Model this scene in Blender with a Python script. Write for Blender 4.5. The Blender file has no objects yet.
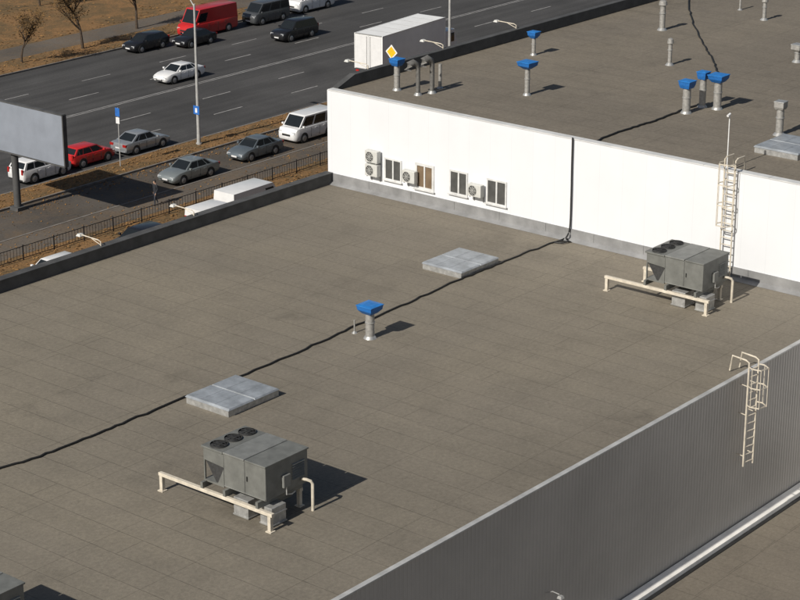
import bpy, math, random
from mathutils import Vector, Matrix
random.seed(7)
S = bpy.context.scene
COL = S.collection
R = math.radians
# ------------------------------------------------------------------ camera model
F, PIT, AZ, HC = 2046.0, R(19.6), R(39.4), 40.0
cP, sP, cA, sA = math.cos(PIT), math.sin(PIT), math.cos(AZ), math.sin(AZ)
ROOF, UP, LOW = 13.0, 17.42, 6.85
XW, YP, YF = 69.2, 60.9, 33.65
def ray(u, v):
    x, y = (u-400)/F, (300-v)/F
    fw, z = cP+y*sP, -sP+y*cP
    return Vector((cA*fw+sA*x, sA*fw-cA*x, z))
CAM = Vector((0, 0, HC))
def G(u, v, z=0.0):
    d = ray(u, v); return CAM + d*((z-HC)/d.z)
def WX(u, v, X):
    d = ray(u, v); return CAM + d*(X/d.x)
def WY(u, v, Y):
    d = ray(u, v); return CAM + d*(Y/d.y)
def height(u, vb, vt, z):
    b = G(u, vb, z); d = ray(u, vt); fb = b.x*cA+b.y*sA; fd = d.x*cA+d.y*sA
    return HC + d.z*fb/fd - z

cam = bpy.data.cameras.new('camera'); co = bpy.data.objects.new('camera', cam); COL.objects.link(co)
cam.sensor_width = 36; cam.lens = F/800*36; cam.clip_start = 1; cam.clip_end = 6000
co.location = CAM; co.rotation_euler = (R(90)-PIT, 0, AZ-R(90)); S.camera = co

# ------------------------------------------------------------------ light
w = bpy.data.worlds.new('World'); S.world = w; w.use_nodes = True
nt = w.node_tree; sky = nt.nodes.new('ShaderNodeTexSky'); sky.sky_type = 'NISHITA'; sky.sun_disc = False
SE = R(36.5); SA = R(-1.6)
sky.sun_elevation = SE; sky.sun_rotation = R(-88.4); sky.air_density = 1.0; sky.dust_density = 1.5
bg = nt.nodes['Background']; bg.inputs['Strength'].default_value = 0.05
nt.links.new(sky.outputs[0], bg.inputs['Color'])
sl = bpy.data.lights.new('sun', 'SUN'); sl.energy = 4.4; sl.angle = R(0.5); sl.color = (1, .95, .865)
so = bpy.data.objects.new('sun', sl); COL.objects.link(so)
so.rotation_euler = Vector((math.cos(SE)*math.cos(SA), math.cos(SE)*math.sin(SA), -math.sin(SE))).to_track_quat('-Z', 'Y').to_euler()
so.location = (0, 60, 80)
S.view_settings.view_transform = 'Standard'; S.view_settings.look = 'None'; S.view_settings.exposure = 0

# ------------------------------------------------------------------ materials
def newmat(name):
    m = bpy.data.materials.new(name); m.use_nodes = True
    return m, m.node_tree, m.node_tree.nodes['Principled BSDF']
def N(nt, t, **k):
    n = nt.nodes.new(t)
    for a, b in k.items():
        if a in n.inputs: n.inputs[a].default_value = b
        else: setattr(n, a, b)
    return n
def ramp(nt, fac, stops):
    r = nt.nodes.new('ShaderNodeValToRGB'); e = r.color_ramp.elements
    while len(e) < len(stops): e.new(.5)
    for i, (p, c) in enumerate(stops):
        e[i].position = p; e[i].color = (c[0], c[1], c[2], 1) if not isinstance(c, (int, float)) else (c, c, c, 1)
    nt.links.new(fac, r.inputs[0]); return r.outputs[0]
def mul(nt, a, b, fac=1.0):
    m = nt.nodes.new('ShaderNodeMixRGB'); m.blend_type = 'MULTIPLY'; m.inputs[0].default_value = fac
    nt.links.new(a, m.inputs[1]); nt.links.new(b, m.inputs[2]); return m.outputs[0]
def coords(nt, scale=(1, 1, 1), rotz=0):
    t = nt.nodes.new('ShaderNodeTexCoord'); m = nt.nodes.new('ShaderNodeMapping')
    m.inputs['Scale'].default_value = scale; m.inputs['Rotation'].default_value = (0, 0, rotz)
    nt.links.new(t.outputs['Object'], m.inputs[0]); return m.outputs[0]
def noise(nt, vec, scale, detail=5, rough=.6, dist=0):
    n = N(nt, 'ShaderNodeTexNoise', Scale=scale, Detail=detail, Roughness=rough, Distortion=dist)
    nt.links.new(vec, n.inputs['Vector']); return n.outputs[0]
def bump(nt, b, h, st=.3, dist=.02):
    n = N(nt, 'ShaderNodeBump', Strength=st, Distance=dist); nt.links.new(h, n.inputs['Height'])
    nt.links.new(n.outputs[0], b.inputs['Normal'])
def M(name, c, rough=.6, metal=0, var=.18, scale=3, bmp=0, coat=0):
    m, nt, b = newmat(name)
    v = coords(nt); n = noise(nt, v, scale)
    col = ramp(nt, n, [(.3, [x*(1-var) for x in c]), (.72, [min(1, x*(1+var)) for x in c])])
    nt.links.new(col, b.inputs['Base Color'])
    b.inputs['Roughness'].default_value = rough; b.inputs['Metallic'].default_value = metal
    if coat: b.inputs['Coat Weight'].default_value = coat; b.inputs['Coat Roughness'].default_value = .08
    if bmp: bump(nt, b, noise(nt, v, scale*8), bmp)
    return m
def roof_mat(name, base, stain=(), seam=1.0):
    m, nt, b = newmat(name)
    v = coords(nt); vr = coords(nt, rotz=R(90))
    nz = N(nt, 'ShaderNodeTexNoise', Scale=.4, Detail=3.0); nt.links.new(v, nz.inputs['Vector'])
    def bricks(vec, bw, rh, ms, mort, c1, c2):
        br = N(nt, 'ShaderNodeTexBrick', Scale=1.0); br.offset = .37; br.offset_frequency = 2
        br.inputs['Brick Width'].default_value = bw; br.inputs['Row Height'].default_value = rh
        br.inputs['Mortar Size'].default_value = ms; br.inputs['Mortar Smooth'].default_value = .5
        br.inputs['Color1'].default_value = (c1, c1, c1, 1); br.inputs['Color2'].default_value = (c2, c2, c2*.99, 1)
        br.inputs['Mortar'].default_value = (mort, mort*.985, mort*.97, 1)
        add = N(nt, 'ShaderNodeMixRGB', blend_type='ADD'); add.inputs[0].default_value = .08
        nt.links.new(vec, add.inputs[1]); nt.links.new(nz.outputs['Color'], add.inputs[2])
        nt.links.new(add.outputs[0], br.inputs['Vector']); return br
    def faded(br, sc, lo, hi):
        sm = N(nt, 'ShaderNodeMixRGB', blend_type='MIX'); sm.inputs[2].default_value = (1, 1, 1, 1)
        nt.links.new(ramp(nt, noise(nt, v, sc, 4, .6), [(.36, lo), (.68, hi)]), sm.inputs[0]); nt.links.new(br.outputs['Color'], sm.inputs[1])
        return sm.outputs[0]
    br = bricks(vr, 13.5, 1.10, .020, .60, .975, 1.02)
    br2 = bricks(v, 31.0, 3.2, .020, .66, .99, 1.01)
    big = ramp(nt, noise(nt, v, .06, 4, .55, .5), [(.3, [x*.86 for x in base]), (.5, base), (.7, [base[0]*1.13, base[1]*1.12, base[2]*1.08])])
    c = mul(nt, big, faded(br, .22, 0.0, .5))
    c = mul(nt, c, faded(br2, .19, 0.0, .6))
    c = mul(nt, c, ramp(nt, noise(nt, v, .45, 7, .7, .3), [(.28, .87), (.5, 1.0), (.74, 1.08)]))
    c = mul(nt, c, ramp(nt, noise(nt, coords(nt, (.9, .10, 1)), 1.0, 5, .6), [(.3, .95), (.6, 1.03)]))
    c = mul(nt, c, ramp(nt, noise(nt, v, 7, 7, .85), [(.25, .68), (.5, 1.0), (.75, 1.36)]))
    # soft dark stains, rough edged
    c = mul(nt, c, ramp(nt, noise(nt, v, .21, 9, .72, .2), [(.31, .77), (.42, .97), (.5, 1.0)]))
    c = mul(nt, c, ramp(nt, noise(nt, v, 1.3, 8, .75), [(.28, .76), (.38, 1.0)]))
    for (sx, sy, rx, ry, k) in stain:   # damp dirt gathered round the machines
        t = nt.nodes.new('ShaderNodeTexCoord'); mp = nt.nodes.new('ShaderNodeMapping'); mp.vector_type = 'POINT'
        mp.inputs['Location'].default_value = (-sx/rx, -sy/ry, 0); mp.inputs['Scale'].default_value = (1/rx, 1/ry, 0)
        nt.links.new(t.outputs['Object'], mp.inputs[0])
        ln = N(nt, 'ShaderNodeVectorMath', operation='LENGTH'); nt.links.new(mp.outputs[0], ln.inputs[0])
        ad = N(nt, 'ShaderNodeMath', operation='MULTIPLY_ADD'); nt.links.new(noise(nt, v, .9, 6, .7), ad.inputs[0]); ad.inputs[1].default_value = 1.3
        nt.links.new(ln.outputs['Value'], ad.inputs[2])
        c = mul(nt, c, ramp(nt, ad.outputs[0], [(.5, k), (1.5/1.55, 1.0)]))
    nt.links.new(c, b.inputs['Base Color']); b.inputs['Roughness'].default_value = .9
    hb = N(nt, 'ShaderNodeMath', operation='ADD'); nt.links.new(br.outputs['Fac'], hb.inputs[0])
    nt.links.new(noise(nt, v, 2.5, 6, .7), hb.inputs[1])
    bump(nt, b, hb.outputs[0], .25, .03)
    return m
def asphalt_mat(name, base, streak=True, dirt=0):
    m, nt, b = newmat(name); v = coords(nt)
    c = ramp(nt, noise(nt, v, .12, 5, .6, .5), [(.3, [x*.75 for x in base]), (.7, [x*1.25 for x in base])])
    if dirt:
        mx = nt.nodes.new('ShaderNodeMixRGB'); mx.inputs[2].default_value = (.15, .10, .055, 1)
        nt.links.new(ramp(nt, noise(nt, v, .4, 8, .75, .4), [(.46, 0.0), (.66, dirt)]), mx.inputs[0]); nt.links.new(c, mx.inputs[1]); c = mx.outputs[0]
    if streak:
        c = mul(nt, c, ramp(nt, noise(nt, coords(nt, (.02, .9, 1)), 1.0, 5, .6), [(.3, .75), (.65, 1.2)]))
    c = mul(nt, c, ramp(nt, noise(nt, v, 6, 6, .75), [(.3, .75), (.7, 1.25)]))
    nt.links.new(c, b.inputs['Base Color']); b.inputs['Roughness'].default_value = .88
    bump(nt, b, noise(nt, v, 12, 5, .7), .2)
    return m
def grass_mat(name, k=1.0):
    m, nt, b = newmat(name); v = coords(nt)
    c = ramp(nt, noise(nt, v, .35, 8, .75, .8), [(.28, (.06*k, .045*k, .02*k)), (.45, (.15*k, .092*k, .036*k)), (.58, (.235*k, .125*k, .045*k)), (.75, (.29*k, .175*k, .075*k))])
    c = mul(nt, c, ramp(nt, noise(nt, v, 5, 7, .8), [(.3, .55), (.7, 1.4)]))
    nt.links.new(c, b.inputs['Base Color']); b.inputs['Roughness'].default_value = 1
    bump(nt, b, noise(nt, v, 5, 6, .8), .8, .06)
    return m
def wall_mat():
    m, nt, b = newmat('white_panel'); v = coords(nt)
    br = N(nt, 'ShaderNodeTexBrick', Scale=1.0); br.offset = 0
    br.inputs['Brick Width'].default_value = 1.15; br.inputs['Row Height'].default_value = 30
    br.inputs['Mortar Size'].default_value = .009; br.inputs['Mortar Smooth'].default_value = .5
    br.inputs['Color1'].default_value = (.755, .77, .795, 1); br.inputs['Color2'].default_value = (.765, .78, .805, 1)
    br.inputs['Mortar'].default_value = (.68, .695, .72, 1)
    t = nt.nodes.new('ShaderNodeTexCoord'); sx = nt.nodes.new('ShaderNodeSeparateXYZ'); cx = nt.nodes.new('ShaderNodeCombineXYZ')
    nt.links.new(t.outputs['Object'], sx.inputs[0]); nt.links.new(sx.outputs[1], cx.inputs[0]); nt.links.new(sx.outputs[2], cx.inputs[1])
    nt.links.new(cx.outputs[0], br.inputs['Vector'])
    c = mul(nt, br.outputs['Color'], ramp(nt, noise(nt, coords(nt, (1, .6, .3)), 1, 5), [(.3, .965), (.6, 1.0)]))
    c = mul(nt, c, ramp(nt, noise(nt, coords(nt, (1, .25, .6)), .5, 4), [(.3, .96), (.65, 1.0)]))
    nt.links.new(c, b.inputs['Base Color']); b.inputs['Roughness'].default_value = .55
    return m
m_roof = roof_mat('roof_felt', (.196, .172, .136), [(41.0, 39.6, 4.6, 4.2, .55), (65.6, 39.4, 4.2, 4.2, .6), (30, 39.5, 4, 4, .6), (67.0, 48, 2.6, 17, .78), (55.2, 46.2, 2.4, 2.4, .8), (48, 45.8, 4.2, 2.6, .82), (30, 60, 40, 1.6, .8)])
m_roof2 = roof_mat('upper_roof_felt', (.178, .154, .122))
m_low = roof_mat('low_roof_felt', (.165, .143, .114))
m_asph = asphalt_mat('asphalt', (.055, .053, .052))
m_asph2 = asphalt_mat('service_asphalt', (.08, .068, .056), False, .55)
m_walk = asphalt_mat('pavement', (.108, .09, .072), False, .7)
m_grass = grass_mat('dry_grass'); m_ground = grass_mat('dry_ground', .8)
m_white = wall_mat()
m_kerb = M('kerb_stone', (.2, .18, .16), .9, 0, .3, 2)
m_line = M('road_paint', (.33, .32, .31), .8, 0, .4, 1.2)
m_par = M('parapet_dark', (.075, .075, .075), .75, 0, .3, 1.5)
m_coping = M('coping_metal', (.46, .46, .45), .5, .1, .2, 2)
m_wcop = M('coping_white', (.66, .66, .65), .5, .0, .15, 1)
m_clad = M('cladding_grey', (.43, .405, .375), .6, .0, .10, .35)
m_flash = M('flashing_grey', (.25, .25, .25), .65, 0, .25, 1.2)
m_trim = M('white_trim', (.82, .80, .76), .6, 0, .12, 1.5)
m_side = M('side_wall_grey', (.3, .3, .3), .7)
m_hv = M('unit_grey', (.175, .178, .165), .55, .15, .2, 2.5)
m_hv2 = M('unit_grey_light', (.22, .223, .21), .5, .15, .2, 2.5)
m_coil = M('coil_dark', (.05, .05, .05), .7, .2, .3, 12)
m_cream = M('cream_paint', (.62, .56, .46), .6, 0, .22, 4)
m_galv = M('galvanised', (.45, .45, .44), .45, .5, .25, 6)
m_sky1 = M('hatch_panel', (.36, .385, .41), .45, .25, .28, 2.2)
m_sky2 = M('hatch_seam', (.30, .32, .34), .5, .25, .25, 4)
m_black = M('rubber_black', (.018, .018, .018), .6, 0, .3, 6)
m_blue = M('blue_cap', (.025, .19, .54), .4, 0, .2, 5)
m_blue2 = M('blue_cap_dark', (.016, .135, .42), .5, 0, .2, 5)
m_pipe = M('vent_pipe', (.36, .35, .33), .6, .3, .25, 7)
m_pipe2 = M('vent_pipe_dark', (.17, .165, .155), .65, .2, .3, 7)
m_glass = M('glass_grey', (.09, .09, .087), .2, 0, .25, 2)
m_brown = M('blind_brown', (.19, .135, .085), .4, 0, .25, 2)
m_cglass = M('car_glass', (.015, .018, .02), .06, 0, .1, 1)
m_frame = M('window_white', (.64, .64, .63), .5)
m_ac = M('ac_white', (.58, .58, .55), .5, 0, .1, 4)
m_tyre = M('tyre', (.02, .02, .02), .85)
m_rim = M('rim', (.4, .4, .41), .35, .7)
m_dark = M('dark_plastic', (.025, .025, .025), .6)
m_head = M('headlight', (.6, .62, .64), .12, .3)
m_tail = M('taillight', (.35, .015, .012), .25)
m_plate = M('plate', (.7, .7, .7), .5)
m_bill = M('billboard_back', (.235, .26, .305), .7, 0, .12, .6)
m_pole = M('pole_grey', (.42, .42, .41), .6, .1, .2, 3)
m_signb = M('sign_blue', (.03, .15, .5), .4)
m_signw = M('sign_white', (.8, .8, .8), .4)
m_signy = M('sign_yellow', (.8, .5, .02), .4)
m_fence = M('fence_black', (.025, .025, .027), .6)
m_bark = M('bark', (.07, .05, .035), .95, 0, .4, 6)
m_leaf = M('autumn_leaf', (.15, .085, .028), .9, 0, .6, 1.2)
m_litter = M('leaf_litter', (.24, .13, .045), 1, 0, .6, 1.5)
def paint(name, c, metal=0.0): return M(name, c, .35, metal, .06, 2, 0, .6)
p_white = paint('paint_white', (.74, .74, .74)); p_red = paint('paint_red', (.50, .02, .02)); p_silver = paint('paint_silver', (.38, .40, .42), .5)
p_grey = paint('paint_grey', (.18, .21, .23), .5); p_silver2 = paint('paint_silver_green', (.30, .33, .33), .5); p_black = paint('paint_black', (.012, .012, .014))
p_dgrey = paint('paint_dark_grey', (.09, .095, .1), .3)
p_box = M('box_white', (.84, .84, .83), .5, 0, .06, 1)

# ------------------------------------------------------------------ mesh builder
class MB:
    def __init__(s): s.v, s.f, s.m = [], [], []
    def add(s, vs, fs, mi=0):
        o = len(s.v); s.v += [tuple(p) for p in vs]
        for f in fs: s.f.append([i+o for i in f]); s.m.append(mi)
        return s
    def box(s, x0, x1, y0, y1, z0, z1, mi=0):
        return s.add([(x0,y0,z0),(x1,y0,z0),(x1,y1,z0),(x0,y1,z0),(x0,y0,z1),(x1,y0,z1),(x1,y1,z1),(x0,y1,z1)],
              [(0,3,2,1),(4,5,6,7),(0,1,5,4),(1,2,6,5),(2,3,7,6),(3,0,4,7)], mi)
    def frus(s, cx, cy, z0, z1, a0, b0, a1, b1, mi=0):
        return s.add([(cx-a0,cy-b0,z0),(cx+a0,cy-b0,z0),(cx+a0,cy+b0,z0),(cx-a0,cy+b0,z0),(cx-a1,cy-b1,z1),(cx+a1,cy-b1,z1),(cx+a1,cy+b1,z1),(cx-a1,cy+b1,z1)],
              [(0,3,2,1),(4,5,6,7),(0,1,5,4),(1,2,6,5),(2,3,7,6),(3,0,4,7)], mi)
    def prism_x(s, prof, x0, x1, mi=0):
        n = len(prof)
        return s.add([(x0, a, b) for a, b in prof]+[(x1, a, b) for a, b in prof],
              [tuple(reversed(range(n))), tuple(range(n, 2*n))]+[(i, (i+1) % n, n+(i+1) % n, n+i) for i in range(n)], mi)
    def tube(s, pts, r, n=8, mi=0, cap=True):
        P = [Vector(p) for p in pts]; rr = r if isinstance(r, (list, tuple)) else [r]*len(P)
        rings = []
        for i, p in enumerate(P):
            d = (P[min(i+1, len(P)-1)]-P[max(i-1, 0)]).normalized()
            a = Vector((0, 0, 1)) if abs(d.z) < .9 else Vector((1, 0, 0))
            e1 = d.cross(a).normalized(); e2 = d.cross(e1).normalized()
            rings.append([p+(e1*math.cos(2*math.pi*k/n)+e2*math.sin(2*math.pi*k/n))*rr[i] for k in range(n)])
        vs = [q for g in rings for q in g]; fs = []
        for i in range(len(P)-1):
            for k in range(n):
                fs.append((i*n+k, (i+1)*n+k, (i+1)*n+(k+1) % n, i*n+(k+1) % n))
        if cap: fs.append(tuple(range(n))); fs.append(tuple((len(P)-1)*n+k for k in reversed(range(n))))
        return s.add(vs, fs, mi)
    def bar(s, a, b, wd, h=None, mi=0):
        a, b = Vector(a), Vector(b); h = h or wd; d = (b-a).normalized()
        up = Vector((0, 0, 1)) if abs(d.z) < .95 else Vector((0, 1, 0))
        e1 = d.cross(up).normalized()*wd/2; e2 = e1.cross(d).normalized()*h/2
        vs = [a-e1-e2, a+e1-e2, a+e1+e2, a-e1+e2, b-e1-e2, b+e1-e2, b+e1+e2, b-e1+e2]
        return s.add(vs, [(0,3,2,1),(4,5,6,7),(0,1,5,4),(1,2,6,5),(2,3,7,6),(3,0,4,7)], mi)
    def build(s, name, mats, parent=None, smooth=False, bevel=0, loc=None):
        me = bpy.data.meshes.new(name); me.from_pydata(s.v, [], s.f)
        if not isinstance(mats, (list, tuple)): mats = [mats]
        for m in mats: me.materials.append(m)
        for p, i in zip(me.polygons, s.m): p.material_index = i
        me.update()
        if smooth:
            for p in me.polygons: p.use_smooth = True
            me.set_sharp_from_angle(angle=R(40))
        o = bpy.data.objects.new(name, me); COL.objects.link(o)
        if parent: o.parent = parent
        if loc: o.location = loc
        if bevel:
            b = o.modifiers.new('bevel', 'BEVEL'); b.width = bevel; b.segments = 2; b.limit_method = 'ANGLE'
        return o
def tag(o, label, cat, group=None):
    o['label'] = label; o['category'] = cat
    if group: o['group'] = group
    return o
def thing(name, label, cat, loc=(0, 0, 0), rz=0, group=None):
    o = bpy.data.objects.new(name, None); COL.objects.link(o); o.location = loc; o.rotation_euler = (0, 0, rz)
    return tag(o, label, cat, group)
def struct(o): o['kind'] = 'structure'; return o
def dup(root, loc, label, rz=None, sc=None):
    def cp(o, par):
        c = o.copy(); COL.objects.link(c); c.parent = par
        for ch in o.children: cp(ch, c)
        return c
    r = cp(root, None); r.location = loc; r['label'] = label
    if rz is not None: r.rotation_euler = (0, 0, rz)
    if sc: r.scale = sc
    return r

# ------------------------------------------------------------------ setting
struct(MB().box(-1500, 2500, -1500, 2500, -1, -.02).build('ground', m_ground))
struct(MB().box(-400, 700, 105.6, 132.6, -.3, 0).build('road', m_asph))
struct(MB().box(-400, 700, 97.6, 102.8, -.3, .0).build('service_road', m_asph2))
struct(MB().box(-400, 700, 40, 85.5, -.3, .0).build('car_park', m_asph2))
struct(MB().box(-400, 700, 94.5, 97.4, -.3, .12).build('pavement', m_walk))
struct(MB().box(-400, 700, 136.5, 140.2, -.3, .13).build('far_pavement', m_walk))
for a in (105.45, 102.8, 97.4, 132.6, 85.5): struct(MB().box(-400, 700, a, a+.15, -.3, .145).build('kerb', m_kerb))
def bumpy(name, x0, x1, y0, y1, z, m, nx, ny, amp=.05):
    b = MB(); vs = []; fs = []
    for i in range(nx+1):
        for j in range(ny+1):
            e = 0 if j in (0, ny) else 1
            vs.append((x0+(x1-x0)*i/nx, y0+(y1-y0)*j/ny, z+e*random.uniform(-amp*.3, amp)))
    for i in range(nx):
        for j in range(ny): fs.append((i*(ny+1)+j, (i+1)*(ny+1)+j, (i+1)*(ny+1)+j+1, i*(ny+1)+j+1))
    return struct(b.add(vs, fs).build(name, m, smooth=True))
bumpy('near_verge', 40, 240, 102.95, 105.45, .13, m_grass, 200, 5)
bumpy('fence_verge', 40, 240, 85.65, 94.5, .11, m_grass, 200, 12)
bumpy('far_verge', 40, 300, 132.75, 136.5, .13, m_grass, 200, 5)
bumpy('far_grass', 40, 400, 140.2, 320, .12, m_grass, 120, 60, .15)
for y in (118.05, 118.36): struct(MB().box(-100, 400, y, y+.11, -.05, .004).build('centre_line', m_line))
for y, off in ((110.0, 0), (114.2, 3), (122.3, 5), (126.3, 1)):
    mk = MB()
    for i in range(40): mk.box(30+off+i*9, 33.2+off+i*9, y-.06, y+.06, -.05, .004)
    struct(mk.build('lane_marking', m_line))
b = MB()
def litter(x0, x1, y0, y1, n, s0, s1, z=.18):
    for _ in range(n):
        x, y = random.uniform(x0, x1), random.uniform(y0, y1); s = random.uniform(s0, s1); a = random.uniform(0, 6.28)
        dx, dy = math.cos(a)*s, math.sin(a)*s
        b.add([(x-dx, y-dy, z-.02), (x+dy, y-dx, z), (x+dx, y+dy, z+random.uniform(.0, .07)), (x-dy, y+dx, z)], [(0, 1, 2, 3)])
litter(70, 125, 103, 105.4, 1500, .04, .10); litter(65, 125, 86, 94.4, 3600, .04, .11)
litter(90, 170, 132.8, 136.4, 1500, .06, .13); litter(90, 190, 140.3, 165, 5000, .07, .17)
litter(70, 125, 94.6, 97.3, 500, .03, .07, .15); litter(70, 125, 101.4, 102.75, 900, .03, .08, .03); litter(70, 125, 97.6, 101.4, 300, .03, .07, .03)
o = b.build('leaf_litter', m_litter); o['kind'] = 'stuff'; tag(o, 'dry orange leaves and grass tufts scattered over the verges', 'leaves')

# ------------------------------------------------------------------ warehouse with the big flat roof
wh = thing('warehouse_building', 'long low warehouse with the wide brown flat roof and grey ribbed wall', 'building')
MB().box(10, XW, YF, YP, ROOF-.4, ROOF).build('roof', m_roof, wh)
MB().box(10, XW-.3, YF+.3, YP+.15, -.3, ROOF-.4).build('wall', m_side, wh)
MB().box(10, XW-.02, YP+.003, YP+.32, ROOF-1.2, ROOF+.5).build('parapet', m_par, wh, bevel=.02)
pc = MB()
x = 10
while x < XW-.1:
    x2 = min(x+3.0, XW-.05); pc.box(x+.012, x2-.012, YP-.05, YP+.38, ROOF+.502, ROOF+.545); x = x2
pc.build('parapet_coping', m_par, wh)
cl = MB(); pts = []; x = 10.0; p = .19; dpt = .011
while x < XW-.4:
    pts += [(x, 0), (x+.10, 0), (x+.135, -dpt), (x+.155, -dpt)]; x += p
vs = []; fs = []
for (px, py) in pts: vs += [(px, YF-.02+py, LOW-.1), (px, YF-.02+py, ROOF-.02)]
for i in range(len(pts)-1): fs.append((2*i, 2*i+2, 2*i+3, 2*i+1))
cl.add(vs, fs).build('ribbed_cladding', m_clad, wh)
pc = MB(); x = 10
while x < XW-.1:
    x2 = min(x+4.0, XW-.05); pc.box(x+.008, x2-.008, YF-.09, YF+.09, ROOF+.004, ROOF+.06); x = x2
pc.build('edge_coping', m_coping, wh)

an = thing('annex_building', 'lower annex with bare brown roof at the foot of the ribbed wall', 'building')
MB().box(10, XW, -30, YF-.0, LOW-.4, LOW).build('roof', m_low, an)
MB().box(10.2, XW-.2, -29.8, YF-.2, -.3, LOW-.4).build('wall', m_side, an)
MB().add([(10, YF-.09, LOW+.26), (XW-.1, YF-.09, LOW+.26), (XW-.1, YF-.22, LOW+.24), (10, YF-.22, LOW+.24), (XW-.1, YF-.46, LOW+.19), (10, YF-.46, LOW+.19), (XW-.1, YF-.46, LOW), (10, YF-.46, LOW)],
         [(0, 3, 2, 1), (3, 5, 4, 2), (5, 7, 6, 4)]).build('white_edge_trim', m_trim, an)
MB().box(10, XW-.1, YF-.62, YF-.463, LOW+.0, LOW+.03).build('edge_shadow_strip', m_black, an)  # black strip added in place of the shadow line below the trim

# ------------------------------------------------------------------ taller white block
wb = thing('white_block', 'taller white panelled block standing behind the big flat roof', 'building')
XE = 190
MB().box(XW, XW+.25, 5, YP+.3, -.3, UP+.02).build('wall', m_white, wb)
MB().box(XW+.25, XE, YP, YP+.3, -.3, UP+.0).build('side_wall', m_side, wb)
MB().box(XW+.25, XE, 5, YP, UP-.5, UP-.03).build('roof', m_roof2, wb)
MB().prism_x([(YP-.05, UP-.02), (YP+.28, UP-.02), (YP+.28, UP+.52), (YP-.05, UP+.52)], XW+1.6, XE).build('parapet', m_par, wb, bevel=.02)
MB().add([(XW+.38, YP-.05, UP-.02), (XW+.38, YP+.28, UP-.02), (XW+1.6, YP+.28, UP-.02), (XW+1.6, YP-.05, UP-.02), (XW+.38, YP-.05, UP+.1), (XW+.38, YP+.28, UP+.1), (XW+1.6, YP+.28, UP+.52), (XW+1.6, YP-.05, UP+.52)],
   [(0, 1, 2, 3), (4, 7, 6, 5), (0, 4, 5, 1), (1, 5, 6, 2), (0, 3, 7, 4)]).build('parapet_end', m_par, wb)
pc = MB(); y = 5.0
while y < YP:
    y2 = min(y+3, YP+.25); pc.box(XW-.03, XW+.34, y+.006, y2-.006, UP+.025, UP+.065); y = y2
pc.build('coping', m_wcop, wb)
pc = MB(); y = YF
while y < YP-.1:
    y2 = min(y+2.5, YP-.06); pc.box(XW-.06, XW-.003, y+.006, y2-.006, ROOF+.0, ROOF+.50); y = y2
pc.build('base_flashing', m_flash, wb)
MB().add([(XW-.30, YF, ROOF+.006), (XW-.06, YF, ROOF+.12), (XW-.06, YP, ROOF+.12), (XW-.30, YP, ROOF+.006)], [(0, 1, 2, 3)]).build('base_fillet', m_flash, wb)
def window(u0, u1, v0, v1, nx, mat_=None, t=.075):
    a = WX(u0, (v0+v1)/2-3, XW); c = WX(u1, (v0+v1)/2+3, XW); ya, yb = c.y, a.y
    zt = WX((u0+u1)/2, v0, XW).z; zb = WX((u0+u1)/2, v1, XW).z
    f = MB()
    f.box(XW-.05, XW-.002, ya, yb, zt-t, zt); f.box(XW-.05, XW-.002, ya, ya+t, zb+t, zt-t); f.box(XW-.05, XW-.002, yb-t, yb, zb+t, zt-t)
    f.box(XW-.05, XW-.002, ya, yb, zb, zb+t)
    for i in range(1, nx):
        yy = ya+(yb-ya)*i/nx; f.box(XW-.045, XW-.003, yy-.04, yy+.04, zb+t, zt-t)
    wn = MB().box(XW-.014, XW-.001, ya+.01, yb-.01, zb+.01, zt-.01).build('window', mat_ or m_glass, wb)
    f.build('frame', m_frame, wn); MB().box(XW-.13, XW-.05, ya-.05, yb+.05, zb-.03, zb+.01).build('sill', m_frame, wn)
    return wn
window(385, 402, 159, 181, 2); wn = window(415.5, 434.5, 164, 190, 2, m_brown, .12); wn['label'] = 'white framed window with two brownish panes'
window(450, 468, 171, 195, 2); window(487, 507, 180, 205, 2)
def ac_make(label):
    t = thing('air_conditioner', label, 'air conditioner', (0, 0, 0), 0, 'small air conditioners on the white wall')
    MB().box(-.42, -.12, -.42, .42, 0, .60).build('casing', m_ac, t, bevel=.02)
    g = MB(); g.tube([(-.424, .1, .3), (-.436, .1, .3)], .25, 20).build('fan_grille', m_dark, t)
    rr = MB()
    for r_ in (.1, .17, .25): rr.tube([(-.44, .1+r_*math.cos(a), .3+r_*math.sin(a)) for a in [i*math.pi/8 for i in range(17)]], .008, 5)
    for i in range(4):
        a = i*math.pi/4; rr.bar((-.442, .1-.25*math.cos(a), .3-.25*math.sin(a)), (-.442, .1+.25*math.cos(a), .3+.25*math.sin(a)), .012)
    rr.build('grille_wire', m_ac, t)
    for s in (-.3, .3): MB().bar((-.4, s, -.02), (0, s, -.02), .04).bar((0.0-.02, s, -.3), (-.02, s, 0), .04).build('bracket', m_galv, t)
    return t
ac0 = None
for (u, vb, lab) in ((372, 162.5, 'white air conditioner on the wall, upper of the stacked pair'), (372, 176, 'white air conditioner on the wall, lower of the stacked pair'),
                     (409, 182.5, 'white air conditioner between the first two wall windows'), (475, 196.5, 'white air conditioner on the wall beside the rightmost window')):
    q = WX(u, vb, XW-.3); loc = (XW-.01, q.y, q.z)
    if ac0 is None: ac0 = ac_make(lab); ac0.location = loc; ac0.scale = (.88, .86, .93)
    else: dup(ac0, loc, lab)

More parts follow.
